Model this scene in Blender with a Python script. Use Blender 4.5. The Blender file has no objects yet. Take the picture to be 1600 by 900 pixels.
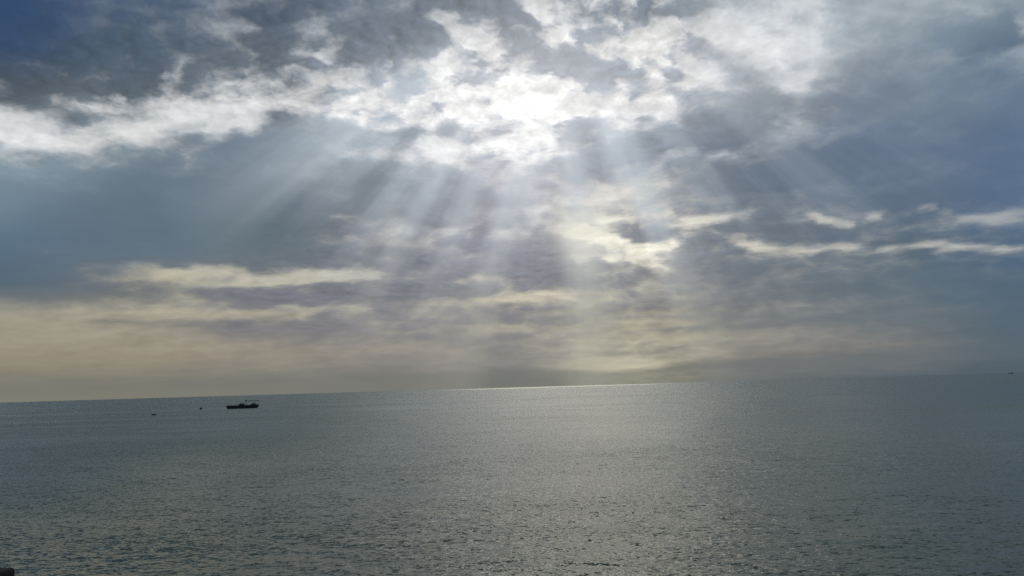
import bpy, bmesh, math, random
import numpy as np
from mathutils import Matrix, Vector

random.seed(7)
rng = np.random.default_rng(11)
scene = bpy.context.scene
COL = scene.collection
R = math.radians

# ------------------------------------------------------------------ camera
EYE = 9.0
FOCAL_PX = 1331.0                       # focal length in pixels of the 1600 px wide photograph
PITCH, ROLL = R(6.65), R(-1.69)
cam_data = bpy.data.cameras.new('camera')
cam = bpy.data.objects.new('camera', cam_data)
COL.objects.link(cam)
cam_data.sensor_width = 36.0
cam_data.lens = 36.0 * FOCAL_PX / 1600.0
cam_data.clip_start = 0.1
cam_data.clip_end = 200000.0
CAM_ROT = Matrix.Rotation(R(90) + PITCH, 3, 'X') @ Matrix.Rotation(ROLL, 3, 'Z')
cam.matrix_world = Matrix.Translation((0, 0, EYE)) @ CAM_ROT.to_4x4()
scene.camera = cam
CAM_NP = np.array(CAM_ROT)


def direction(px, py):
    """Unit direction in the world of a point of the photograph."""
    d = CAM_ROT @ Vector(((px - 800) / FOCAL_PX, -(py - 450) / FOCAL_PX, -1))
    return d.normalized()


def on_water(px, py):
    d = direction(px, py)
    t = -EYE / d.z
    return Vector((d.x * t, d.y * t, 0.0)), t


# ------------------------------------------------------------------ colour management
vs = scene.view_settings
scene.cycles.use_denoising = False
scene.display_settings.display_device = 'sRGB'
vs.view_transform = 'Standard'
vs.look = 'None'
EXPOSURE = -2.2                         # exposed for the bright sky around the veiled sun
vs.exposure = EXPOSURE
vs.gamma = 1.0

# ------------------------------------------------------------------ sun (veiled by cloud above the middle of the picture)
SUN_DIR = direction(872, -52)
SUN_EL = math.asin(SUN_DIR.z)
SUN_AZ = math.atan2(SUN_DIR.x, SUN_DIR.y)
sun_data = bpy.data.lights.new('sun', 'SUN')
sun_data.energy = 0.5
sun_data.angle = R(17)
sun_data.color = (1.0, 0.91, 0.74)
sun = bpy.data.objects.new('sun', sun_data)
COL.objects.link(sun)
sun.rotation_euler = (-SUN_DIR).to_track_quat('-Z', 'Y').to_euler()


# ------------------------------------------------------------------ node helper
class Net:
    def __init__(self, tree):
        self.t = tree

    def node(self, kind, **props):
        n = self.t.nodes.new(kind)
        for k, v in props.items():
            setattr(n, k, v)
        return n

    def put(self, sock, v):
        if hasattr(v, 'is_linked') or isinstance(v, bpy.types.NodeSocket):
            self.t.links.new(v, sock)
        elif v is not None:
            sock.default_value = v

    def math(self, op, a, b=None, c=None, clamp=False):
        n = self.node('ShaderNodeMath', operation=op, use_clamp=clamp)
        for i, v in enumerate((a, b, c)):
            if v is not None:
                self.put(n.inputs[i], v)
        return n.outputs[0]

    def vec(self, op, a, b=None, c=None, scale=None):
        n = self.node('ShaderNodeVectorMath', operation=op)
        for i, v in enumerate((a, b, c)):
            if v is not None:
                self.put(n.inputs[i], v)
        if scale is not None:
            self.put(n.inputs['Scale'], scale)
        return n.outputs['Value'] if op in ('DOT_PRODUCT', 'LENGTH') else n.outputs['Vector']

    def mix(self, f, a, b):
        n = self.node('ShaderNodeMix', data_type='RGBA')
        self.put(n.inputs['Factor'], f)
        self.put(n.inputs['A'], a)
        self.put(n.inputs['B'], b)
        return n.outputs['Result']

    def mixf(self, f, a, b):
        n = self.node('ShaderNodeMix', data_type='FLOAT')
        self.put(n.inputs['Factor'], f)
        self.put(n.inputs['A'], a)
        self.put(n.inputs['B'], b)
        return n.outputs['Result']

    def smooth(self, x, lo, hi):
        n = self.node('ShaderNodeMapRange', interpolation_type='SMOOTHSTEP')
        self.put(n.inputs['Value'], x)
        self.put(n.inputs['From Min'], lo)
        self.put(n.inputs['From Max'], hi)
        return n.outputs['Result']

    def lin(self, x, lo, hi, a=0.0, b=1.0):
        n = self.node('ShaderNodeMapRange', interpolation_type='LINEAR')
        self.put(n.inputs['Value'], x)
        self.put(n.inputs['From Min'], lo)
        self.put(n.inputs['From Max'], hi)
        self.put(n.inputs['To Min'], a)
        self.put(n.inputs['To Max'], b)
        return n.outputs['Result']

    def xyz(self, x, y, z):
        n = self.node('ShaderNodeCombineXYZ')
        for i, v in enumerate((x, y, z)):
            self.put(n.inputs[i], v)
        return n.outputs[0]

    def noise(self, v, scale, detail=4.0, rough=0.5, dist=0.0, dims='3D', lac=2.0, w=None):
        n = self.node('ShaderNodeTexNoise', noise_dimensions=dims)
        if dims != '1D':
            self.put(n.inputs['Vector'], v)
        if w is not None:
            self.put(n.inputs['W'], w)
        n.inputs['Scale'].default_value = scale
        n.inputs['Detail'].default_value = detail
        n.inputs['Roughness'].default_value = rough
        n.inputs['Lacunarity'].default_value = lac
        n.inputs['Distortion'].default_value = dist
        return n


def set_curve(cu, ys):
    k = len(ys)
    cu.points[0].location = (0.0, float(ys[0]))
    cu.points[-1].location = (1.0, float(ys[-1]))
    for i in range(1, k - 1):
        cu.points.new(i / (k - 1), float(ys[i]))


def curve1(net, x, ys):
    """A table of one value along x in 0..1."""
    n = net.node('ShaderNodeFloatCurve')
    m = n.mapping
    m.use_clip = False
    set_curve(m.curves[0], ys)
    m.update()
    net.put(n.inputs['Value'], x)
    return n.outputs[0]


def curve3(net, x3, cols):
    """A table of colours along x in 0..1 (x3: x in all three channels)."""
    n = net.node('ShaderNodeRGBCurve')
    m = n.mapping
    m.use_clip = False
    for c in range(3):
        set_curve(m.curves[c], [v[c] for v in cols])
    m.update()
    net.put(n.inputs['Color'], x3)
    return n.outputs[0]


def lin_rgb(a):
    a = np.asarray(a, float) / 255.0
    return np.where(a <= 0.04045, a / 12.92, ((a + 0.055) / 1.055) ** 2.4)


# ------------------------------------------------------------------ sky: what the overcast is like in each direction
GX = np.arange(0, 1601, 200)
GY = np.array([0, 75, 150, 225, 300, 375, 450, 500, 560, 592, 630])
SHADE = [  # the cloud's thick, shaded body
 [(52,76,112),(64,86,114),(84,98,116),(104,117,130),(110,120,132),(112,124,137),(150,165,175),(145,160,170),(125,142,155)],
 [(56,78,108),(80,96,112),(90,102,114),(118,128,140),(130,138,150),(148,156,168),(160,170,180),(120,137,152),(95,115,138)],
 [(84,92,100),(90,102,112),(106,114,124),(150,158,170),(168,174,186),(165,172,184),(135,145,156),(116,132,148),(98,120,145)],
 [(135,152,164),(118,134,146),(116,132,146),(143,156,166),(165,172,184),(122,134,148),(106,120,134),(98,116,141),(90,112,139)],
 [(106,128,144),(98,116,130),(106,120,132),(130,140,150),(150,154,166),(138,144,154),(106,120,134),(94,112,133),(87,110,138)],
 [(90,113,134),(96,115,130),(98,114,124),(124,128,138),(136,138,150),(136,140,148),(108,119,130),(92,108,124),(80,104,130)],
 [(88,106,120),(104,112,120),(116,120,128),(122,126,134),(130,132,142),(138,140,144),(110,118,126),(94,110,122),(82,104,122)],
 [(138,134,122),(130,128,120),(122,122,128),(126,126,134),(130,130,136),(130,130,132),(114,120,124),(100,112,120),(84,102,116)],
 [(146,134,112),(142,132,114),(138,132,120),(134,130,128),(132,130,130),(130,128,122),(116,118,118),(108,114,116),(88,102,112)],
 [(122,121,112),(121,120,112),(120,121,114),(119,120,114),(118,120,115),(122,122,110),(103,110,112),(88,100,108),(76,92,104)],
 [(128,126,112),(127,125,112),(125,124,114),(122,122,116),(116,118,110),(114,116,106),(102,110,112),(90,102,109),(76,92,104)]]
LIT = [    # thin cloud and gaps that let the sun through
 [(70,98,138),(98,118,142),(145,158,170),(165,175,184),(205,209,211),(222,225,227),(214,221,226),(180,192,199),(178,192,202)],
 [(92,116,142),(145,155,163),(172,178,184),(198,202,206),(236,236,233),(234,234,230),(222,226,230),(165,178,187),(178,190,200)],
 [(204,208,212),(212,215,217),(220,222,222),(240,241,240),(266,266,262),(240,239,236),(218,222,228),(150,163,175),(130,150,168)],
 [(214,218,220),(226,227,224),(214,221,225),(240,242,245),(262,262,259),(222,226,234),(192,199,208),(132,149,164),(118,138,158)],
 [(145,164,178),(150,166,176),(150,166,178),(175,184,192),(206,207,211),(208,204,192),(168,176,183),(140,152,165),(125,145,166)],
 [(140,150,155),(190,185,168),(200,195,174),(188,188,182),(206,206,201),(258,252,228),(214,208,190),(207,205,192),(192,192,184)],
 [(165,160,145),(185,178,152),(194,188,165),(188,184,172),(212,202,175),(204,198,178),(170,168,158),(145,148,146),(110,125,135)],
 [(164,155,132),(172,164,140),(174,166,142),(165,158,145),(177,170,150),(174,166,140),(150,148,140),(132,134,132),(105,120,128)],
 [(156,146,122),(158,148,125),(158,148,130),(150,142,130),(150,146,138),(192,187,160),(146,138,128),(139,132,126),(112,117,121)],
 [(150,143,122),(146,140,122),(140,136,122),(134,132,122),(130,130,122),(190,186,150),(118,122,120),(108,116,120),(88,104,116)],
 [(134,130,112),(132,128,112),(128,126,114),(122,122,116),(116,118,110),(110,113,104),(102,110,112),(96,108,116),(78,96,110)]]
COVER = np.array([  # how thick the cloud is, before the single clouds and gaps below
 [.96,.88,.85,.92,.82,.68,.58,.56,.58],
 [.92,.84,.82,.80,.72,.68,.60,.68,.74],
 [.72,.68,.62,.60,.54,.62,.70,.78,.84],
 [.42,.55,.84,.78,.58,.80,.88,.90,.92],
 [.95,1.0,1.0,.98,.92,.86,.95,.95,.95],
 [1.0,1.0,1.0,.98,.92,.84,.92,.95,.95],
 [.95,.76,.88,.98,.94,.92,.95,.98,.98],
 [.22,.48,.80,.90,.85,.82,.84,.88,.95],
 [.20,.32,.50,.65,.70,.58,.42,.40,.80],
 [.88,.88,.88,.92,.90,.72,.85,.92,.95],
 [1,1,1,1,1,1,1,1,1]])
BILLOW = np.array([  # how broken the cloud is
 [.45,.6,.75,.85,1.0,1.1,.8,.35,.4],
 [.5,.7,.85,1.0,1.2,1.25,.8,.35,.4],
 [.7,.8,1.0,1.25,1.3,1.2,.6,.25,.25],
 [.85,.6,.4,.6,1.15,.75,.35,.28,.25],
 [.35,.28,.28,.4,.6,.7,.35,.28,.25],
 [.25,.3,.35,.7,.7,.8,.5,.4,.3],
 [.2,.45,.6,.7,.7,.7,.45,.25,.2],
 [.25,.45,.6,.65,.65,.65,.4,.3,.2],
 [.2,.3,.35,.45,.45,.45,.35,.25,.2],
 [.12,.12,.12,.12,.15,.15,.1,.1,.1],
 [0,0,0,0,0,0,0,0,0]])
CLOUDS = [  # x, y, half width, half height, turn, thicker (+) or thinner (-)
 (240,95,300,45,4,.25),(560,40,130,42,0,.35),(150,262,170,26,-12,.45),(420,225,80,28,-10,.45),(560,205,60,18,0,.3),(345,95,75,42,0,.6),(215,118,38,26,0,.5),(165,140,50,26,10,.55),(40,140,95,26,0,.6),(430,75,40,38,0,.35),(80,75,160,40,0,.2),
 (600,45,95,55,0,.35),(648,128,26,17,10,1.0),(670,72,24,11,0,.8),(745,112,38,18,0,.8),(738,86,20,13,0,.7),(905,98,70,26,0,.65),
 (917,32,58,30,0,.85),(828,75,28,36,0,.5),(775,14,60,24,10,.7),(1092,72,32,16,30,.6),(1170,112,60,24,25,.45),(1040,20,50,12,0,.3),
 (439,178,24,14,0,.65),(690,208,13,11,0,.8),(575,175,34,13,5,.45),(720,166,75,9,-2,.5),(770,207,55,13,0,.4),(640,207,26,12,0,.5),
 (560,125,26,9,0,.4),(590,205,40,18,10,.4),(300,197,40,8,-8,.1),(100,185,60,14,0,.4),(120,205,40,10,0,.25),
 (917,182,34,14,-15,.75),(925,238,62,34,0,.8),(1110,205,95,24,-10,.8),(1000,240,50,25,0,.3),(1250,262,130,24,-12,.4),(1030,120,40,10,0,.3),
 (950,125,22,10,20,.5),(860,120,40,14,0,.45),(1100,150,60,10,-10,.3),(1160,165,60,14,-10,.4),
 (1505,62,80,20,0,.6),(1585,45,22,20,0,.5),(1260,22,60,8,0,.3),(1290,160,60,24,0,.3),
 (250,345,240,62,0,.3),(350,402,170,12,2,.5),(275,416,28,5,10,.8),(405,424,14,4,0,.9),(95,455,120,22,0,.4),
 (1013,367,40,10,0,.9),(985,432,20,30,0,.4),(1090,398,60,24,0,.55),(1180,355,50,14,0,.4),(860,402,55,26,0,.4),(700,420,90,30,0,.35),
 (560,440,60,16,0,.35),(1260,366,70,9,-3,.5),(1130,430,70,14,0,.35),(650,345,40,14,0,.25),(740,380,40,24,0,.4),(800,330,60,10,0,.2),
 (450,400,100,14,0,.5),(520,465,110,12,0,.5),(520,510,120,14,0,.3),(360,455,60,6,0,.5),(380,468,70,7,0,.35),(350,510,90,6,0,.5),(380,525,90,9,0,.5),(190,506,70,4,0,.4),
 (1230,568,210,8,-2,.3),(1420,561,240,13,-2,.75),(1570,553,150,16,-2,.6),
 # thinner cloud and gaps
 (1140,58,70,20,12,-.9),(1180,82,26,16,30,-.7),(1252,124,34,9,-18,-1.1),(1598,34,10,12,40,-1.0),(1200,25,60,14,0,-.4),(1245,5,40,7,0,-.5),
 (713,42,52,15,28,-.9),(752,62,26,20,0,-.8),(700,28,30,7,0,-.6),(842,18,26,9,38,-1.1),(866,52,26,9,10,-.9),(808,42,14,8,0,-.6),(842,74,18,6,-20,-.7),
 (1000,62,55,16,-20,-.5),(930,78,30,8,10,-.5),(830,160,110,36,0,-.7),(690,148,150,11,-3,-.45),(860,140,60,16,0,-.5),
 (245,203,75,20,-10,-.5),(20,192,40,24,0,-.4),(70,225,50,10,0,-.4),(110,158,70,8,10,-.4),(300,174,170,9,3,-.3),(265,118,24,12,40,-.5),(278,108,14,10,0,-.5),(196,150,8,8,0,-.7),(6,128,16,8,0,-.5),
 (400,172,60,12,-15,-.5),(520,115,60,10,-6,-.6),(470,150,70,18,-15,-.45),(520,80,22,10,-40,-.6),(500,52,22,7,25,-.5),(430,22,22,7,40,-.4),(660,100,40,6,0,-.3),
 (595,193,34,6,15,-.8),(690,236,40,16,15,-.8),(680,190,60,10,0,-.5),(760,230,70,9,0,-.5),(800,250,30,5,0,-.3),(310,10,16,8,0,-.3),(385,42,18,10,0,-.45),(385,85,12,7,0,-.5),
 (960,170,50,8,-10,-.5),(985,195,60,10,-10,-.5),(1030,175,50,10,-10,-.3),(1115,243,16,3,0,-.6),(1240,210,4,3,0,-.5),
 (420,428,150,10,2,-.75),(270,425,70,16,0,-.5),(540,430,50,8,4,-.8),(250,450,90,20,0,-.25),(310,492,140,6,0,-.6),(455,485,80,6,-4,-.75),(566,480,20,5,0,-.8),(592,504,13,4,0,-.7),
 (470,436,120,5,-3,-.5),(760,470,75,7,-4,-.9),(880,460,95,7,-4,-.8),(725,515,150,6,-2,-.5),(700,545,200,6,0,-.3),(745,430,14,4,0,-.6),(725,440,10,4,0,-.6),
 (635,378,45,16,10,-.55),(545,343,28,5,0,-.6),(700,360,30,8,0,-.4),(790,330,40,8,0,-.5),(800,368,50,5,0,-.5),(870,290,30,8,20,-.3),
 (900,318,80,7,-10,-.75),(960,298,40,7,-15,-.45),(910,335,90,8,-6,-.2),(925,366,60,10,14,-1.3),(900,352,30,8,30,-.5),(1090,347,62,8,-8,-1.0),(985,342,60,6,-4,-.5),(1015,388,32,8,0,-.55),(1030,412,30,12,10,-.45),(955,403,16,4,0,-.7),(985,406,8,4,0,-.7),(1055,378,20,8,-20,-.6),
 (905,407,12,8,0,-.5),(1165,381,34,6,12,-.85),(1225,388,40,5,1,-.7),(1310,389,44,5,-2,-.7),(1388,391,26,4,2,-.7),(1350,378,50,6,-6,-.22),(1470,386,62,5,0,-.9),(1572,390,50,5,0,-.8),(1292,342,36,6,18,-.9),(1362,336,14,4,0,-.8),(1450,331,18,4,0,-.9),(1482,332,10,4,0,-.5),(1562,337,55,8,-4,-.95),(1230,350,50,6,-10,-.3),(1420,355,70,8,-6,-.12),
 (1040,505,110,7,-2,-.5),(1010,488,60,5,0,-.3),(960,569,80,8,-1.7,-1.4),(1250,475,150,6,-1,-.35),(1150,522,250,9,-2,-.4)]


def coarse(table, sat=1.0):
    t = np.array(table, float)
    if t.ndim == 3:
        g = t.mean(axis=2, keepdims=True)
        t = lin_rgb(np.maximum(g + (t - g) * sat, 0))
    return t


def bilinear(t, px, py):
    x = np.clip(px, 0, 1600) / 200.0
    i = np.clip(x.astype(int), 0, 7)
    fx = x - i
    y = np.clip(py, GY[0], GY[-1])
    j = np.clip(np.searchsorted(GY, y, side='right') - 1, 0, len(GY) - 2)
    fy = (y - GY[j]) / (GY[j + 1] - GY[j])
    fx, fy = fx * fx * (3 - 2 * fx), fy * fy * (3 - 2 * fy)
    if t.ndim == 3:
        fx, fy = fx[..., None], fy[..., None]
    return (t[j, i] * (1 - fx) + t[j, i + 1] * fx) * (1 - fy) + (t[j + 1, i] * (1 - fx) + t[j + 1, i + 1] * fx) * fy


def to_photo(az, el):
    """Where a direction (degrees) lies in the photograph, used to read the tables above."""
    a, e = np.radians(az), np.radians(el)
    d = np.stack([np.sin(a) * np.cos(e), np.cos(a) * np.cos(e), np.sin(e)], -1)
    c = d @ CAM_NP                       # camera axes
    w = np.maximum(-c[..., 2], 0.05)
    return 800 + FOCAL_PX * c[..., 0] / w, 450 - FOCAL_PX * c[..., 1] / w


def cover_at(px, py):
    c = bilinear(COVER, px, py)
    for x, y, rx, ry, rot, amp in CLOUDS:
        s, k = math.sin(R(rot)), math.cos(R(rot))
        dx, dy = px - x, py - y
        u, v = (dx * k + dy * s) / rx, (-dx * s + dy * k) / ry
        q = u * u + v * v
        c = c + amp * 0.8 * np.exp(-0.75 * q ** 1.4)
    return np.clip(c, -0.35, 1.45)


world = bpy.data.worlds.new('World')
scene.world = world
world.use_nodes = True
wt = world.node_tree
wt.nodes.clear()
W = Net(wt)
gen = W.node('ShaderNodeTexCoord').outputs['Generated']
dirn = W.vec('NORMALIZE', gen)
sx = W.node('ShaderNodeSeparateXYZ')
wt.links.new(dirn, sx.inputs[0])
az = W.math('MULTIPLY', W.math('ARCTAN2', sx.outputs[0], sx.outputs[1]), 180 / math.pi)
el = W.math('MULTIPLY', W.math('ARCSINE', sx.outputs[2]), 180 / math.pi)
# cloud coordinates: layers seen ever more edge-on towards the horizon
elp = W.math('MAXIMUM', el, -1.0)
strat = W.math('MULTIPLY', W.math('LOGARITHM', W.math('MULTIPLY_ADD', elp, 1 / 8.0, 1.0), math.e), 30.0)
cp = W.xyz(W.math('MULTIPLY', az, 0.60), strat, 0.0)
warp = W.noise(cp, 0.42, 7.0, 0.62, 0.0, '2D')
wv = W.vec('SUBTRACT', warp.outputs['Color'], (0.5, 0.5, 0.5))
ws = W.node('ShaderNodeSeparateXYZ')
wt.links.new(wv, ws.inputs[0])
damp = W.lin(el, 0.0, 22.0, 0.10, 1.0)
azw = W.math('MULTIPLY_ADD', ws.outputs[0], 2.4, az)
elw = W.math('ADD', el, W.math('MULTIPLY', W.math('MULTIPLY', ws.outputs[1], 1.6), damp))

NROW, EL_K, EL_TOP = 84, 16.0, 36.0


def row_of(e):
    """Node: row number of an elevation; rows lie closer together towards the horizon."""
    return W.math('MULTIPLY', W.math('LOGARITHM', W.math('MULTIPLY_ADD', W.math('MINIMUM', W.math('MAXIMUM', e, 0.0), EL_TOP), 1 / EL_K, 1.0), math.e),
                  (NROW - 1) / math.log(1 + EL_TOP / EL_K))


def row_el(i):
    return EL_K * (math.exp(i / (NROW - 1) * math.log(1 + EL_TOP / EL_K)) - 1)


AZR = 39.0
rowf = row_of(elw)
xf = W.lin(azw, -AZR, AZR)
cover = None
for i in range(NROW):
    a = np.linspace(-AZR, AZR, 150)
    px, py = to_photo(a, np.full_like(a, row_el(i)))
    c = (cover_at(px, py) + 0.5) / 2.0
    wgt = W.math('SUBTRACT', 1.0, W.math('ABSOLUTE', W.math('SUBTRACT', rowf, float(i))), clamp=True)
    v = curve1(W, xf, c)
    cover = W.math('MULTIPLY', wgt, v) if cover is None else W.math('MULTIPLY_ADD', wgt, v, cover)
cover = W.math('MULTIPLY_ADD', cover, 2.0, -0.5)

# shade, light and brokenness of the cloud: broad changes only
LROW = 24
rowc = W.math('MULTIPLY', row_of(W.math('MULTIPLY_ADD', ws.outputs[1], 1.0, el)), (LROW - 1) / (NROW - 1))
xc = W.lin(W.math('MULTIPLY_ADD', ws.outputs[0], 1.5, az), -AZR, AZR)
xc3 = W.xyz(xc, xc, xc)
T_SH, T_LI = coarse(SHADE, 0.95), coarse(LIT, 0.72)
shade = lit = billow = None
for i in range(LROW):
    wgt = W.math('SUBTRACT', 1.0, W.math('ABSOLUTE', W.math('SUBTRACT', rowc, float(i))), clamp=True)
    a = np.linspace(-AZR, AZR, 31)
    e = row_el(i * (NROW - 1) / (LROW - 1))
    px, py = to_photo(a, np.full_like(a, e))
    s3, l3, b1 = bilinear(T_SH, px, py), bilinear(T_LI, px, py), bilinear(BILLOW, px, py)
    rs, rl, rb = curve3(W, xc3, s3), curve3(W, xc3, l3 / 2), curve1(W, xc, b1 / 2)
    if shade is None:
        shade = W.vec('SCALE', rs, scale=wgt)
        lit = W.vec('SCALE', rl, scale=wgt)
        billow = W.math('MULTIPLY', rb, wgt)
    else:
        shade = W.vec('MULTIPLY_ADD', rs, wgt, shade)
        lit = W.vec('MULTIPLY_ADD', rl, wgt, lit)
        billow = W.math('MULTIPLY_ADD', rb, wgt, billow)
lit = W.vec('SCALE', lit, scale=2.0)
billow = W.math('MULTIPLY', billow, 2.0)

def lump_at(p):
    """Heaped cloud: broad masses, rounded heads, small curls."""
    n1 = W.noise(p, 0.30, 4.0, 0.5, 0.2, '2D').outputs['Fac']
    vo = W.node('ShaderNodeTexVoronoi', voronoi_dimensions='2D', feature='SMOOTH_F1')
    W.put(vo.inputs['Vector'], p)
    vo.inputs['Scale'].default_value = 0.62
    vo.inputs['Detail'].default_value = 3.0
    vo.inputs['Roughness'].default_value = 0.55
    vo.inputs['Smoothness'].default_value = 0.35
    n2 = W.noise(p, 1.4, 5.0, 0.56, 0.0, '2D').outputs['Fac']
    t = W.math('MULTIPLY', W.math('SUBTRACT', n1, 0.5), 1.7)
    t = W.math('MULTIPLY_ADD', W.math('SUBTRACT', 0.42, vo.outputs['Distance']), 0.75, t)
    return W.math('MULTIPLY_ADD', W.math('SUBTRACT', n2, 0.5), 1.0, t), n1, n2


cpw = W.vec('ADD', cp, W.vec('MULTIPLY', wv, (0.9, 0.9, 0.0)))
lump, body, curl = lump_at(cpw)
cp_sun = (math.degrees(SUN_AZ) * 0.60, 30.0 * math.log(1 + math.degrees(SUN_EL) / 8.0), 0.0)
to_sun = W.vec('NORMALIZE', W.vec('SUBTRACT', cp_sun, cp))
lump2, _, _ = lump_at(W.vec('ADD', cpw, W.vec('SCALE', to_sun, scale=0.34)))
fl = W.noise(W.vec('ADD', cpw, (11.0, 5.0, 0.0)), 1.15, 3.0, 0.5, 0.0, '2D').outputs['Fac']
flecks = W.math('MULTIPLY', W.smooth(fl, 0.46, 0.74), W.math('MULTIPLY', W.smooth(billow, 0.75, 1.15), 0.5))     # small cloudlets
dens = W.math('ADD', W.math('MULTIPLY_ADD', lump, billow, cover), flecks)
edge = W.math('MULTIPLY_ADD', billow, 0.0, 1.08)              # broken cloud has crisper edges
thick = W.smooth(W.math('ADD', W.math('DIVIDE', W.math('SUBTRACT', dens, 0.475), edge), 0.5), 0.0, 1.0)
veil = W.math('MULTIPLY_ADD', W.math('SUBTRACT', curl, 0.5), W.math('MULTIPLY', billow, -0.75), 0.98)   # thin cloud is not even either
cloud = W.mix(thick, W.vec('SCALE', lit, scale=veil), shade)
# heads turned to the sun are lighter, their far sides darker
relief = W.math('MULTIPLY', W.math('SUBTRACT', lump, lump2), W.math('MULTIPLY', W.math('MULTIPLY', billow, 0.46), W.smooth(billow, 0.1, 0.7)))
cloud = W.vec('SCALE', cloud, scale=W.math('MINIMUM', W.math('MAXIMUM', W.math('ADD', relief, 1.0), 0.65), 1.55))
# mottling inside the thick cloud
mott = W.math('MULTIPLY_ADD', W.math('SUBTRACT', body, 0.5), W.math('MULTIPLY_ADD', billow, -0.45, -0.05), 1.0)
cloud = W.vec('SCALE', cloud, scale=mott)

# shafts of light and shade fanning out below the veiled sun
e1 = Vector((SUN_DIR.y, -SUN_DIR.x, 0)).normalized()
e2 = e1.cross(SUN_DIR).normalized()
if e2.z < 0:
    e2 = -e2


def polar(px, py):
    d = direction(px, py)
    return math.degrees(math.atan2(d.dot(e1), -d.dot(e2))), math.degrees(math.acos(max(-1, min(1, d.dot(SUN_DIR)))))


SHAFTS = [  # a point of the shaft's axis, half width in degrees round the sun, first and last distance from the sun (degrees), strength
 (485,255,5.0,9,21,.17),(400,300,3.8,12,26,.11),(310,280,3.2,15,27,.13),(565,240,4.0,8,20,.20),(620,290,2.8,10,22,.12),(385,250,2.4,13,20,.10),
 (250,300,3.0,16,27,-.10),(440,340,2.4,14,24,-.13),(530,340,2.4,12,23,-.12),(160,260,3.0,17,32,.12),(60,320,3,18,32,-.08),(350,390,2.2,17,26,.05),
 (650,330,2.8,12,26,.15),(690,410,2.4,13,27,.15),(730,420,1.6,14,25,-.09),(765,430,2.6,13,29,.10),(690,560,4.0,19,30,.09),(800,500,2.2,14,28,-.05),
 (825,260,3.6,10,20,.20),(872,260,2.2,9,15,-.06),(905,420,3.4,11,30,.17),(935,500,2.8,14,30,.09),(870,440,2.0,14,26,-.08),
 (955,225,3.0,9,16,.34),(990,240,3.2,9,16,.26),(925,240,2.0,9,15,-.08),(1012,425,1.6,16,24,-.10),(1055,540,2.6,19,30,-.08),(1045,410,2.4,15,25,.14),(1090,500,3.2,17,29,.09),
 (1070,240,3.6,10,18,.13),(1160,250,4.0,11,20,-.06),(1190,115,5.0,8,20,-.10),(1230,250,4.5,13,24,.05),(635,560,2.6,20,30,-.05)]
PH_R, RR0, RR1, RN = 84.0, 5.0, 30.0, 11
dvec = dirn
pa = W.math('MULTIPLY', W.math('ARCTAN2', W.vec('DOT_PRODUCT', dvec, tuple(e1)), W.math('MULTIPLY', W.vec('DOT_PRODUCT', dvec, tuple(e2)), -1.0)), 180 / math.pi)
pr = W.math('MULTIPLY', W.math('ARCCOSINE', W.vec('DOT_PRODUCT', dvec, tuple(SUN_DIR))), 180 / math.pi)
pxf = W.lin(pa, -PH_R, PH_R)
prow = W.lin(pr, RR0, RR1, 0.0, RN - 1.0)
sh = [(polar(x, y)[0], w * 1.12, a, b, s * 0.85) for x, y, w, a, b, s in SHAFTS]


def shaft_at(p, r):
    t = np.zeros_like(p)
    for p0, w, a, b, s in sh:
        rise = np.clip((r - a + 2.5) / 3.5, 0, 1)
        fall = np.clip((b + 5 - r) / 14.0, 0, 1)
        rise, fall = rise * rise * (3 - 2 * rise), fall * fall * (3 - 2 * fall)
        t += s * np.exp(-((p - p0) / w) ** 2) * rise * fall
    return t


shaft = None
for i in range(RN):
    wgt = W.math('SUBTRACT', 1.0, W.math('ABSOLUTE', W.math('SUBTRACT', prow, float(i))), clamp=True)
    r = RR0 + (RR1 - RR0) * i / (RN - 1)
    v = curve1(W, pxf, np.clip(0.5 + shaft_at(np.linspace(-PH_R, PH_R, 130), r), 0, 1))
    shaft = W.math('MULTIPLY', wgt, v) if shaft is None else W.math('MULTIPLY_ADD', wgt, v, shaft)
shaft = W.math('SUBTRACT', shaft, 0.5)
streak = W.noise(W.xyz(pa, W.math('MULTIPLY', pr, 0.06), 3.0), 0.30, 2.5, 0.6, 0.0, '2D').outputs['Fac']
smask = W.math('MULTIPLY', W.smooth(pr, 9.0, 14.0), W.math('SUBTRACT', 1.0, W.smooth(pr, 20.0, 30.0)))
shaft = W.math('ADD', shaft, W.math('MULTIPLY', W.math('SUBTRACT', streak, 0.5), W.math('MULTIPLY', smask, 0.12)))
cloud = W.vec('SCALE', cloud, scale=W.math('MULTIPLY_ADD', W.math('MINIMUM', shaft, 0.0), 1.5, 1.0))
aircol = W.mix(W.smooth(el, 3.0, 13.0), tuple(lin_rgb((182, 180, 166))) + (1,), tuple(lin_rgb((200, 211, 220))) + (1,))
cloud = W.mix(W.math('MULTIPLY', W.math('MAXIMUM', shaft, 0.0), 2.4, clamp=True), cloud, W.vec('MAXIMUM', aircol, cloud))
# light scattered in the air around the brightest gaps
for gx, gy, sig, k, tint in ((835, 172, 6.5, 0.34, (246, 248, 250)), (908, 366, 1.8, 0.5, (250, 246, 228)), (1150, 62, 4.0, 0.22, (244, 247, 250))):
    ga = W.math('MULTIPLY', W.math('ARCCOSINE', W.math('MINIMUM', W.vec('DOT_PRODUCT', dirn, tuple(direction(gx, gy))), 1.0)), 180 / math.pi)
    gf = W.math('MULTIPLY', W.math('EXPONENT', W.math('MULTIPLY', W.math('MULTIPLY', ga, ga), -1.0 / (sig * sig))), k)
    cloud = W.mix(gf, cloud, W.vec('MAXIMUM', cloud, tuple(lin_rgb(tint))))

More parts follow.
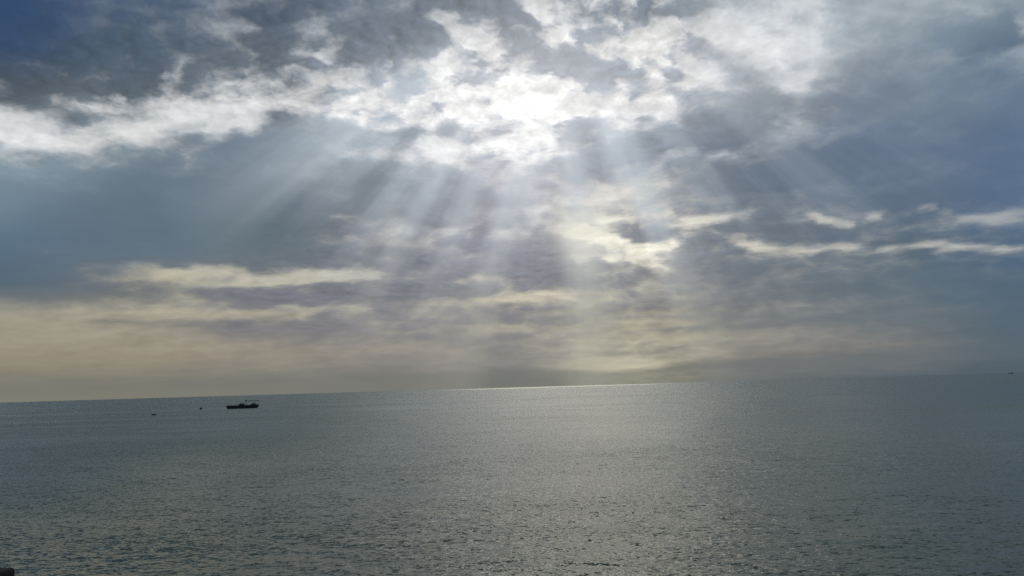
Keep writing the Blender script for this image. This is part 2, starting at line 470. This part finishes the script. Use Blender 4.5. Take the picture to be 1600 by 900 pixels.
# beyond the picture the overcast goes on as an even grey-blue deck
out = W.math('MAXIMUM', W.smooth(el, 30.0, 46.0), W.smooth(W.math('ABSOLUTE', az), 36.0, 60.0))
deck_c = tuple(lin_rgb((128, 140, 154))) + (1,)
deck = W.vec('SCALE', deck_c[:3], scale=W.math('MULTIPLY_ADD', W.math('SUBTRACT', body, 0.5), -1.2, 1.0))
cloud = W.mix(out, cloud, deck)
sky = W.node('ShaderNodeTexSky', sky_type='NISHITA', sun_disc=False)
sky.sun_elevation = SUN_EL
sky.sun_rotation = SUN_AZ
SKY_STRENGTH = 0.1
cloud10 = W.vec('SCALE', cloud, scale=2.0 ** -EXPOSURE / SKY_STRENGTH)
clear = W.math('MULTIPLY', W.math('SUBTRACT', 1.0, thick), 0.04)   # little clear air shows between the clouds
skycol = W.mix(clear, cloud10, sky.outputs[0])
bg = W.node('ShaderNodeBackground')
wt.links.new(skycol, bg.inputs['Color'])
bg.inputs['Strength'].default_value = SKY_STRENGTH
wo = W.node('ShaderNodeOutputWorld')
wt.links.new(bg.outputs[0], wo.inputs['Surface'])


# ------------------------------------------------------------------ materials
def material(name):
    m = bpy.data.materials.new(name)
    m.use_nodes = True
    t = m.node_tree
    return m, Net(t), t.nodes['Principled BSDF']


def painted(name, rgb, rough=0.6, vary=0.3, scale=3.0):
    m, n, b = material(name)
    co = n.node('ShaderNodeTexCoord').outputs['Object']
    f = n.noise(co, scale, 6.0, 0.65).outputs['Fac']
    lo = tuple(c * (1 - vary) for c in rgb) + (1,)
    hi = tuple(min(1, c * (1 + vary)) for c in rgb) + (1,)
    n.put(b.inputs['Base Color'], n.mix(f, lo, hi))
    n.put(b.inputs['Roughness'], n.lin(f, 0.3, 0.7, rough - 0.12, min(1.0, rough + 0.12)))
    return m


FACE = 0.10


def water_material():
    m, n, b = material('sea_water')
    geo = n.node('ShaderNodeNewGeometry')
    pos = geo.outputs['Position']
    dist = n.vec('LENGTH', pos)
    # wind: patches of rougher and smoother water
    wp = n.vec('MULTIPLY', pos, (0.35, 1.0, 1.0))
    gust = n.noise(wp, 0.012, 3.0, 0.55, 0.4).outputs['Fac']
    gust2 = n.noise(wp, 0.07, 3.0, 0.55, 0.4).outputs['Fac']
    amp = n.math('ADD', n.math('MULTIPLY', n.math('SUBTRACT', gust, 0.5), 2.0), n.math('MULTIPLY', n.math('SUBTRACT', gust2, 0.5), 1.3))
    amp = n.math('MAXIMUM', n.math('ADD', amp, 1.0), 0.3)
    # far strip with normals tilted to mirror the sun, imitating a sunlit patch
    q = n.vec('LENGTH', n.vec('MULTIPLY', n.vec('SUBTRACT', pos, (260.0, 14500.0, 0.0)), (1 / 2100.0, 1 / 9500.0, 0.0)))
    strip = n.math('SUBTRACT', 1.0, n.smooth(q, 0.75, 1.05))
    slope = None
    for scale, k, seed, d, sx_ in ((0.25, 0.12, 0.0, 2.0, 0.45), (0.9, 0.20, 31.0, 2.0, 0.5), (3.4, 0.68, 67.0, 2.0, 0.6), (8.0, 0.50, 93.0, 1.0, 0.7)):
        v = n.vec('ADD', n.vec('MULTIPLY', pos, (sx_, 1.0, 1.0)), (seed, seed * 0.7, seed))
        c = n.vec('SUBTRACT', n.noise(v, scale, d, 0.6, 0.0).outputs['Color'], (0.5, 0.5, 0.5))
        c = n.vec('MULTIPLY', c, (k * 1.5, k * 2.2, 0.0))
        slope = c if slope is None else n.vec('ADD', slope, c)
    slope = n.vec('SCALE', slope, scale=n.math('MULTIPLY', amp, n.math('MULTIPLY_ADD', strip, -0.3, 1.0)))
    nor = n.vec('NORMALIZE', n.vec('ADD', geo.outputs['Normal'], slope))
    # of the wavelets only the faces that are not hidden behind their crests are seen
    d = n.vec('DOT_PRODUCT', nor, geo.outputs['Incoming'])
    lift = n.math('SUBTRACT', n.math('SQRT', n.math('MULTIPLY_ADD', d, d, n.math('POWER', n.math('MULTIPLY_ADD', strip, 0.19 - FACE, FACE), 2.0))), d)  # the strip is lifted more, to catch the sun lamp's reflection
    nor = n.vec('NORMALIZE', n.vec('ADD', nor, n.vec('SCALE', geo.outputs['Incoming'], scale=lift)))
    t = n.t
    body = n.node('ShaderNodeBsdfDiffuse')                     # turbid green-grey coastal water
    body.inputs['Color'].default_value = (0.045, 0.075, 0.05, 1)
    gloss = n.node('ShaderNodeBsdfAnisotropic')
    gloss.inputs['Color'].default_value = (1.0, 1.0, 0.96, 1)
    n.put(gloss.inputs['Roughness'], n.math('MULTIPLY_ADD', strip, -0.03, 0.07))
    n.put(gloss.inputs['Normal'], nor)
    fr = n.node('ShaderNodeFresnel')
    fr.inputs['IOR'].default_value = 1.333
    n.put(fr.inputs['Normal'], nor)
    mx = n.node('ShaderNodeMixShader')
    t.links.new(fr.outputs[0], mx.inputs[0])
    t.links.new(body.outputs[0], mx.inputs[1])
    t.links.new(gloss.outputs[0], mx.inputs[2])
    t.nodes.remove(b)
    t.links.new(mx.outputs[0], t.nodes['Material Output'].inputs['Surface'])
    return m


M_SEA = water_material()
M_HULL = painted('weathered_dark_hull_paint', (0.018, 0.017, 0.018), 0.55)
M_CABIN = painted('dark_cabin_paint', (0.03, 0.028, 0.027), 0.5)
M_SHIP = painted('grey_ship_paint', (0.10, 0.11, 0.12), 0.6)
M_METAL = painted('dull_mast_metal', (0.06, 0.06, 0.06), 0.45)
M_CANVAS = painted('dark_awning_canvas', (0.05, 0.05, 0.048), 0.85)
M_GLASS = painted('cabin_glass', (0.01, 0.012, 0.014), 0.1)
M_BUOY = painted('dark_buoy_plastic', (0.02, 0.018, 0.018), 0.5)
M_WALL = painted('dark_brown_wall_render', (0.02, 0.012, 0.009), 0.9, 0.5, 14.0)
M_SHORE = painted('damp_shore_earth', (0.09, 0.08, 0.065), 0.95, 0.4, 0.8)


# ------------------------------------------------------------------ mesh helpers
def link(name, me, mat, parent=None, smooth=False):
    o = bpy.data.objects.new(name, me)
    COL.objects.link(o)
    if mat:
        me.materials.append(mat)
    if parent:
        o.parent = parent
    if smooth:
        me.polygons.foreach_set('use_smooth', [True] * len(me.polygons))
    return o


def from_bm(name, bm, mat, parent=None, smooth=False):
    bmesh.ops.recalc_face_normals(bm, faces=bm.faces)
    me = bpy.data.meshes.new(name)
    bm.to_mesh(me)
    bm.free()
    return link(name, me, mat, parent, smooth)


def thing(name, label, cat, loc, rz=0.0, group=None):
    o = bpy.data.objects.new(name, None)
    COL.objects.link(o)
    o.location = loc
    o.rotation_euler = (0, 0, rz)
    o['label'] = label
    o['category'] = cat
    if group:
        o['group'] = group
    return o


def add_box(bm, c, s, bevel=0.0, taper=1.0):
    r = bmesh.ops.create_cube(bm, size=1.0)
    vsx = r['verts']
    for v in vsx:
        k = taper if v.co.z > 0 else 1.0
        v.co = Vector((c[0] + v.co.x * s[0] * k, c[1] + v.co.y * s[1] * k, c[2] + v.co.z * s[2]))
    if bevel:
        es = list({e for v in vsx for e in v.link_edges})
        bmesh.ops.bevel(bm, geom=es, offset=bevel, segments=2, affect='EDGES', profile=0.5)


def add_bar(bm, p, q, r0, r1=None, seg=8):
    p, q = Vector(p), Vector(q)
    d = q - p
    m = Matrix.Translation((p + q) / 2) @ d.to_track_quat('Z', 'Y').to_matrix().to_4x4()
    bmesh.ops.create_cone(bm, cap_ends=True, segments=seg, radius1=r0, radius2=r0 if r1 is None else r1, depth=d.length, matrix=m)


def add_ball(bm, c, r, sz=1.0, seg=14):
    m = Matrix.Translation(c) @ Matrix.Diagonal((1, 1, sz, 1))
    bmesh.ops.create_uvsphere(bm, u_segments=seg, v_segments=10, radius=r, matrix=m)


def hull_bm(L, B, stations, deck=True):
    """stations: (x, half beam at the rail, rail height, keel depth, half beam at the waterline)"""
    bm = bmesh.new()
    rings = []
    for x, hb, zr, zk, hw in stations:
        ring = []
        for sgn in (1, -1):
            side = [(0.0, zk), (hw * 0.75, zk * 0.55), (hw, 0.0), ((hw + hb) / 2, zr * 0.5), (hb, zr), (max(hb - 0.12, 0.0), zr), (max(hb - 0.14, 0.0), zr * 0.72)]
            ring.append([bm.verts.new((x, sgn * y, z)) for y, z in side])
        rings.append(ring)
    for a, b in zip(rings, rings[1:]):
        for s in (0, 1):
            for k in range(len(a[s]) - 1):
                bm.faces.new((a[s][k], a[s][k + 1], b[s][k + 1], b[s][k]))
        bm.faces.new((a[0][-1], a[1][-1], b[1][-1], b[0][-1]))
    for e in (rings[0], rings[-1]):
        bm.faces.new([*e[0], *reversed(e[1])])
    bmesh.ops.remove_doubles(bm, verts=bm.verts, dist=0.001)
    return bm


# ------------------------------------------------------------------ the sea: one sheet to the horizon with modelled waves near by
def build_sea():
    fine_a = np.linspace(-40, 40, 1000)
    rest = np.concatenate([np.linspace(40, 180, 50)[1:], np.linspace(-180, -40, 50)[1:-1]])
    ang = np.radians(np.concatenate([fine_a, rest]))
    # rows: even steps of the depression angle near by, then longer steps out to the horizon
    dep = np.concatenate([np.linspace(13.5, 1.0, 520), np.geomspace(1.0, 0.005, 90)[1:]])
    dist = np.concatenate([[0.2, 8.0, 18.0, 30.0], EYE / np.tan(np.radians(dep))])
    A, D = np.meshgrid(ang, dist)
    X, Y = D * np.sin(A), D * np.cos(A)
    step = np.gradient(dist)[:, None] * np.ones_like(A)
    Z = np.zeros_like(X)
    dirs = rng.normal(R(80), R(32), 46)
    lam = np.geomspace(0.4, 3.5, 46)
    for th, l, ph in zip(dirs, lam, rng.uniform(0, 6.283, 46)):
        k = 2 * math.pi / l
        amp = 0.0020 * l ** 0.7
        fade = np.clip((l / step - 2.2) / 2.5, 0, 1)
        w = np.sin(k * (X * math.cos(th) + Y * math.sin(th)) + ph + 0.6 * np.sin(X * 0.21 / l + Y * 0.13 / l + ph * 3))
        Z += amp * fade * (w + 0.25 * w * w)
    Z[:4] = 0
    Z *= np.clip((40 - np.abs(np.degrees(A))) / 2, 0, 1)
    nr, nc = X.shape
    me = bpy.data.meshes.new('sea')
    me.vertices.add(nr * nc)
    me.vertices.foreach_set('co', np.stack([X, Y, Z], -1).astype(np.float32).ravel())
    i, j = np.meshgrid(np.arange(nr - 1), np.arange(nc), indexing='ij')
    j2 = (j + 1) % nc
    quads = np.stack([i * nc + j, i * nc + j2, (i + 1) * nc + j2, (i + 1) * nc + j], -1).reshape(-1, 4)
    me.loops.add(quads.size)
    me.polygons.add(len(quads))
    me.loops.foreach_set('vertex_index', quads.ravel().astype(np.int32))
    me.polygons.foreach_set('loop_start', np.arange(0, quads.size, 4, dtype=np.int32))
    me.polygons.foreach_set('use_smooth', np.ones(len(quads), bool))
    me.update(calc_edges=True)
    o = link('sea', me, M_SEA)
    o['kind'] = 'structure'
    return o


build_sea()

# ------------------------------------------------------------------ shore under the viewpoint (below the picture)
bm = bmesh.new()
prof = [(-40, 3.2), (4.6, 2.9), (8.0, 2.4), (12.5, 0.9), (16.0, -0.6)]
xsn = np.linspace(-60, 60, 41)
grid = [[bm.verts.new((x, y + (0.5 * math.sin(x * 0.7) + 0.3 * math.sin(x * 1.9 + y)) * (i > 1), z + 0.06 * math.sin(x * 1.3 + y * 2))) for x in xsn] for i, (y, z) in enumerate(prof)]
for a, b in zip(grid, grid[1:]):
    for k in range(len(xsn) - 1):
        bm.faces.new((a[k], a[k + 1], b[k + 1], b[k]))
sh_o = from_bm('shore', bm, M_SHORE)
sh_o['kind'] = 'structure'


# ------------------------------------------------------------------ dark wall end in the lower left corner
def build_wall():
    d = direction(25.5, 885.5)           # the far upper corner of its end
    yb, th = 6.0, 0.34
    t = yb / d.y
    top = EYE + d.z * t
    xr = d.x * t
    y = yb - th
    w = thing('garden_wall', 'dark brown end of a low wall in the lower left corner', 'wall', (xr, y + th / 2, 2.6))
    h = top - 2.6
    L = 3.2
    bm = bmesh.new()
    add_box(bm, (-0.05 - (L - 0.05) / 2, 0, (h - 0.09) / 2), (L - 0.05, th - 0.06, h - 0.09), 0.012)
    from_bm('wall_body', bm, M_WALL, w)
    bm = bmesh.new()
    add_box(bm, (-L / 2, 0, h - 0.043), (L, th, 0.086), 0.022)
    from_bm('coping', bm, M_WALL, w)


build_wall()


# ------------------------------------------------------------------ the moored fishing boat
def build_boat():
    loc, t = on_water(379, 638.2)
    px = t / FOCAL_PX
    L = 46.5 * px
    # bow to the left (-x), stern to the right
    b = thing('fishing_boat', 'black fishing boat with thin mast and aft awning, lying at anchor', 'boat', loc, math.atan2(-loc.x, loc.y) + R(4))
    u = L / 46.5
    st = []
    for f in np.linspace(0, 1, 15):
        x = (f - 0.5) * L
        full = min(1.0, (f / 0.35)) ** 0.6 if f < 0.35 else 1.0 - 0.25 * max(0, (f - 0.8) / 0.2) ** 2
        hb = max(0.03, 2.3 * full)
        rail = 4.7 * u + 0.6 * u * max(0, 1 - f / 0.25) ** 2 * 0.4 + 0.9 * u * max(0, (f - 0.7) / 0.3) * (1 if f < 0.93 else 0.4)
        st.append((x, hb, rail, -0.9 if 0.05 < f < 0.93 else -0.3, hb * (0.82 if f > 0.1 else 0.4)))
    # raked stem: the foot of the bow lies further aft
    bm = hull_bm(L, 4.6, st)
    for v in bm.verts:
        f = v.co.x / L + 0.5
        z = v.co.z / (4.7 * u)
        if f < 0.12:
            v.co.x += (1 - z) * 1.6 * u * (1 - f / 0.12)
        if f > 0.9:
            v.co.x -= ((1 - z) * 3.5 * u if z < 0.45 else (z - 0.45) * 1.2 * u) * (f - 0.9) / 0.1
    from_bm('hull', bm, M_HULL, b)
    bm = bmesh.new()
    add_box(bm, (-1.2 * u, 0, 5.6 * u), (8.5 * u, 2.3, 2.6 * u), 0.1, 0.86)
    cab = from_bm('cabin', bm, M_CABIN, b)
    for sy in (-1, 1):
        for k in range(3):
            bm = bmesh.new()
            add_box(bm, ((-3.4 + k * 2.2) * u, sy * 1.08, 6.1 * u), (1.3 * u, 0.06, 0.9 * u), 0.02)
            from_bm('window', bm, M_GLASS, cab)
    bm = bmesh.new()
    add_box(bm, (-0.9 * u, 0, 7.15 * u), (6.2 * u, 2.1, 0.5 * u), 0.05)
    from_bm('cabin_roof', bm, M_CABIN, cab)
    bm = bmesh.new()
    add_box(bm, (15.5 * u, 0, 5.7 * u), (8.0 * u, 3.0, 2.6 * u), 0.12, 0.8)
    from_bm('net_heap', bm, M_CANVAS, b, True)
    bm = bmesh.new()
    add_bar(bm, (4.8 * u, 0, 4.0 * u), (4.8 * u, 0, 12.6 * u), 0.17, 0.12)
    add_bar(bm, (6.6 * u, 0.5, 4.0 * u), (5.0 * u, 0, 10.5 * u), 0.05)
    mast = from_bm('mast', bm, M_METAL, b)
    bm = bmesh.new()
    add_ball(bm, (4.9 * u, 0, 11.4 * u), 0.55, 1.1)
    from_bm('radar', bm, M_CABIN, mast, True)
    bm = bmesh.new()
    add_bar(bm, (-6.0 * u, 0, 4.0 * u), (-6.2 * u, 0, 12.8 * u), 0.035)
    from_bm('antenna', bm, M_METAL, b)
    bm = bmesh.new()
    n = 12
    rows = []
    for i in range(n + 1):
        x = (7.8 + 15.2 * i / n) * u
        sag = 0.05 * math.sin(i / n * math.pi)
        rows.append([bm.verts.new((x, y, 10.6 * u - sag - 0.18 * (y / 1.6) ** 2)) for y in (-1.6, -0.8, 0, 0.8, 1.6)])
    for a, c in zip(rows, rows[1:]):
        for k in range(4):
            bm.faces.new((a[k], a[k + 1], c[k + 1], c[k]))
    bm.normal_update()
    bmesh.ops.solidify(bm, geom=list(bm.faces), thickness=0.30)
    from_bm('awning', bm, M_CANVAS, b)
    for x in (8.0, 15.4, 22.6):
        for sy in (-1, 1):
            bm = bmesh.new()
            add_bar(bm, (x * u, sy * 1.5, 4.0 * u), (x * u, sy * 1.5, 10.2 * u), 0.025)
            from_bm('awning_post', bm, M_METAL, b)
    for sy in (-1, 1):
        bm = bmesh.new()
        for k in range(7):
            x = (-20 + k * 3.0) * u
            yy = sy * min(2.0, 0.5 + k * 0.4)
            add_bar(bm, (x, yy, 4.4 * u), (x, yy, 6.2 * u), 0.02, seg=6)
        for k in range(6):
            add_bar(bm, ((-20 + k * 3.0) * u, sy * min(2.0, 0.5 + k * 0.4), 6.15 * u), ((-17 + k * 3.0) * u, sy * min(2.0, 0.9 + k * 0.4), 6.15 * u), 0.018, seg=6)
        from_bm('rail', bm, M_METAL, b)


build_boat()


def build_buoy():
    loc, t = on_water(314, 639.6)
    px = t / FOCAL_PX
    b = thing('mooring_buoy', 'small round black buoy floating left of the fishing boat', 'buoy', loc)
    bm = bmesh.new()
    add_ball(bm, (0, 0, 1.1 * px), 2.0 * px, 0.85)
    from_bm('float', bm, M_BUOY, b, True)
    bm = bmesh.new()
    add_bar(bm, (0.2, 0, 2.4 * px), (0.35, 0, 4.1 * px), 0.09, 0.06)
    add_ball(bm, (0.35, 0, 4.1 * px), 0.16)
    from_bm('top_ring', bm, M_METAL, b)


build_buoy()


def build_float():
    loc, t = on_water(240.5, 648.8)
    px = t / FOCAL_PX
    L = 6.4 * px
    b = thing('skiff', 'tiny low dark boat lying farthest left, left of the round buoy', 'boat', loc, R(8))
    st = []
    for f in np.linspace(0, 1, 9):
        hb = max(0.03, 0.34 * math.sin(math.pi * min(1, 0.12 + f * 0.75)) ** 0.7)
        st.append(((f - 0.5) * L, hb, 1.6 * px + 0.06 * (1 - f) ** 2, -0.12, hb * 0.75))
    from_bm('hull', hull_bm(L, 0.7, st), M_HULL, b)
    bm = bmesh.new()
    add_box(bm, (0.1 * L, 0, 1.35 * px), (0.2, 0.56, 0.05), 0.01)
    from_bm('thwart', bm, M_CABIN, b)


build_float()


def build_far_ship():
    d = direction(1578.5, 581.0)
    dist = 8000.0
    a = math.atan2(d.x, d.y)
    loc = Vector((math.sin(a) * dist, math.cos(a) * dist, 0))
    px = dist / FOCAL_PX / math.cos(a)
    L = 5.5 * px
    b = thing('distant_ship', 'tiny grey ship on the horizon near the right edge', 'ship', loc, -a)
    st = []
    for f in np.linspace(0, 1, 11):
        hb = max(0.2, 4.0 * min(1, (f / 0.25)) ** 0.6)
        st.append(((f - 0.5) * L, hb, 0.7 * px, -2.0, hb * 0.85))
    from_bm('hull', hull_bm(L, 8, st), M_SHIP, b)
    bm = bmesh.new()
    add_box(bm, (0.25 * L, 0, 0.95 * px), (0.4 * L, 6.0, 0.7 * px), 0.3)
    from_bm('deckhouse', bm, M_SHIP, b)
    bm = bmesh.new()
    add_bar(bm, (0.3 * L, 0, 1.2 * px), (0.3 * L, 0, 1.9 * px), 0.6)
    from_bm('funnel', bm, M_METAL, b)


build_far_ship()
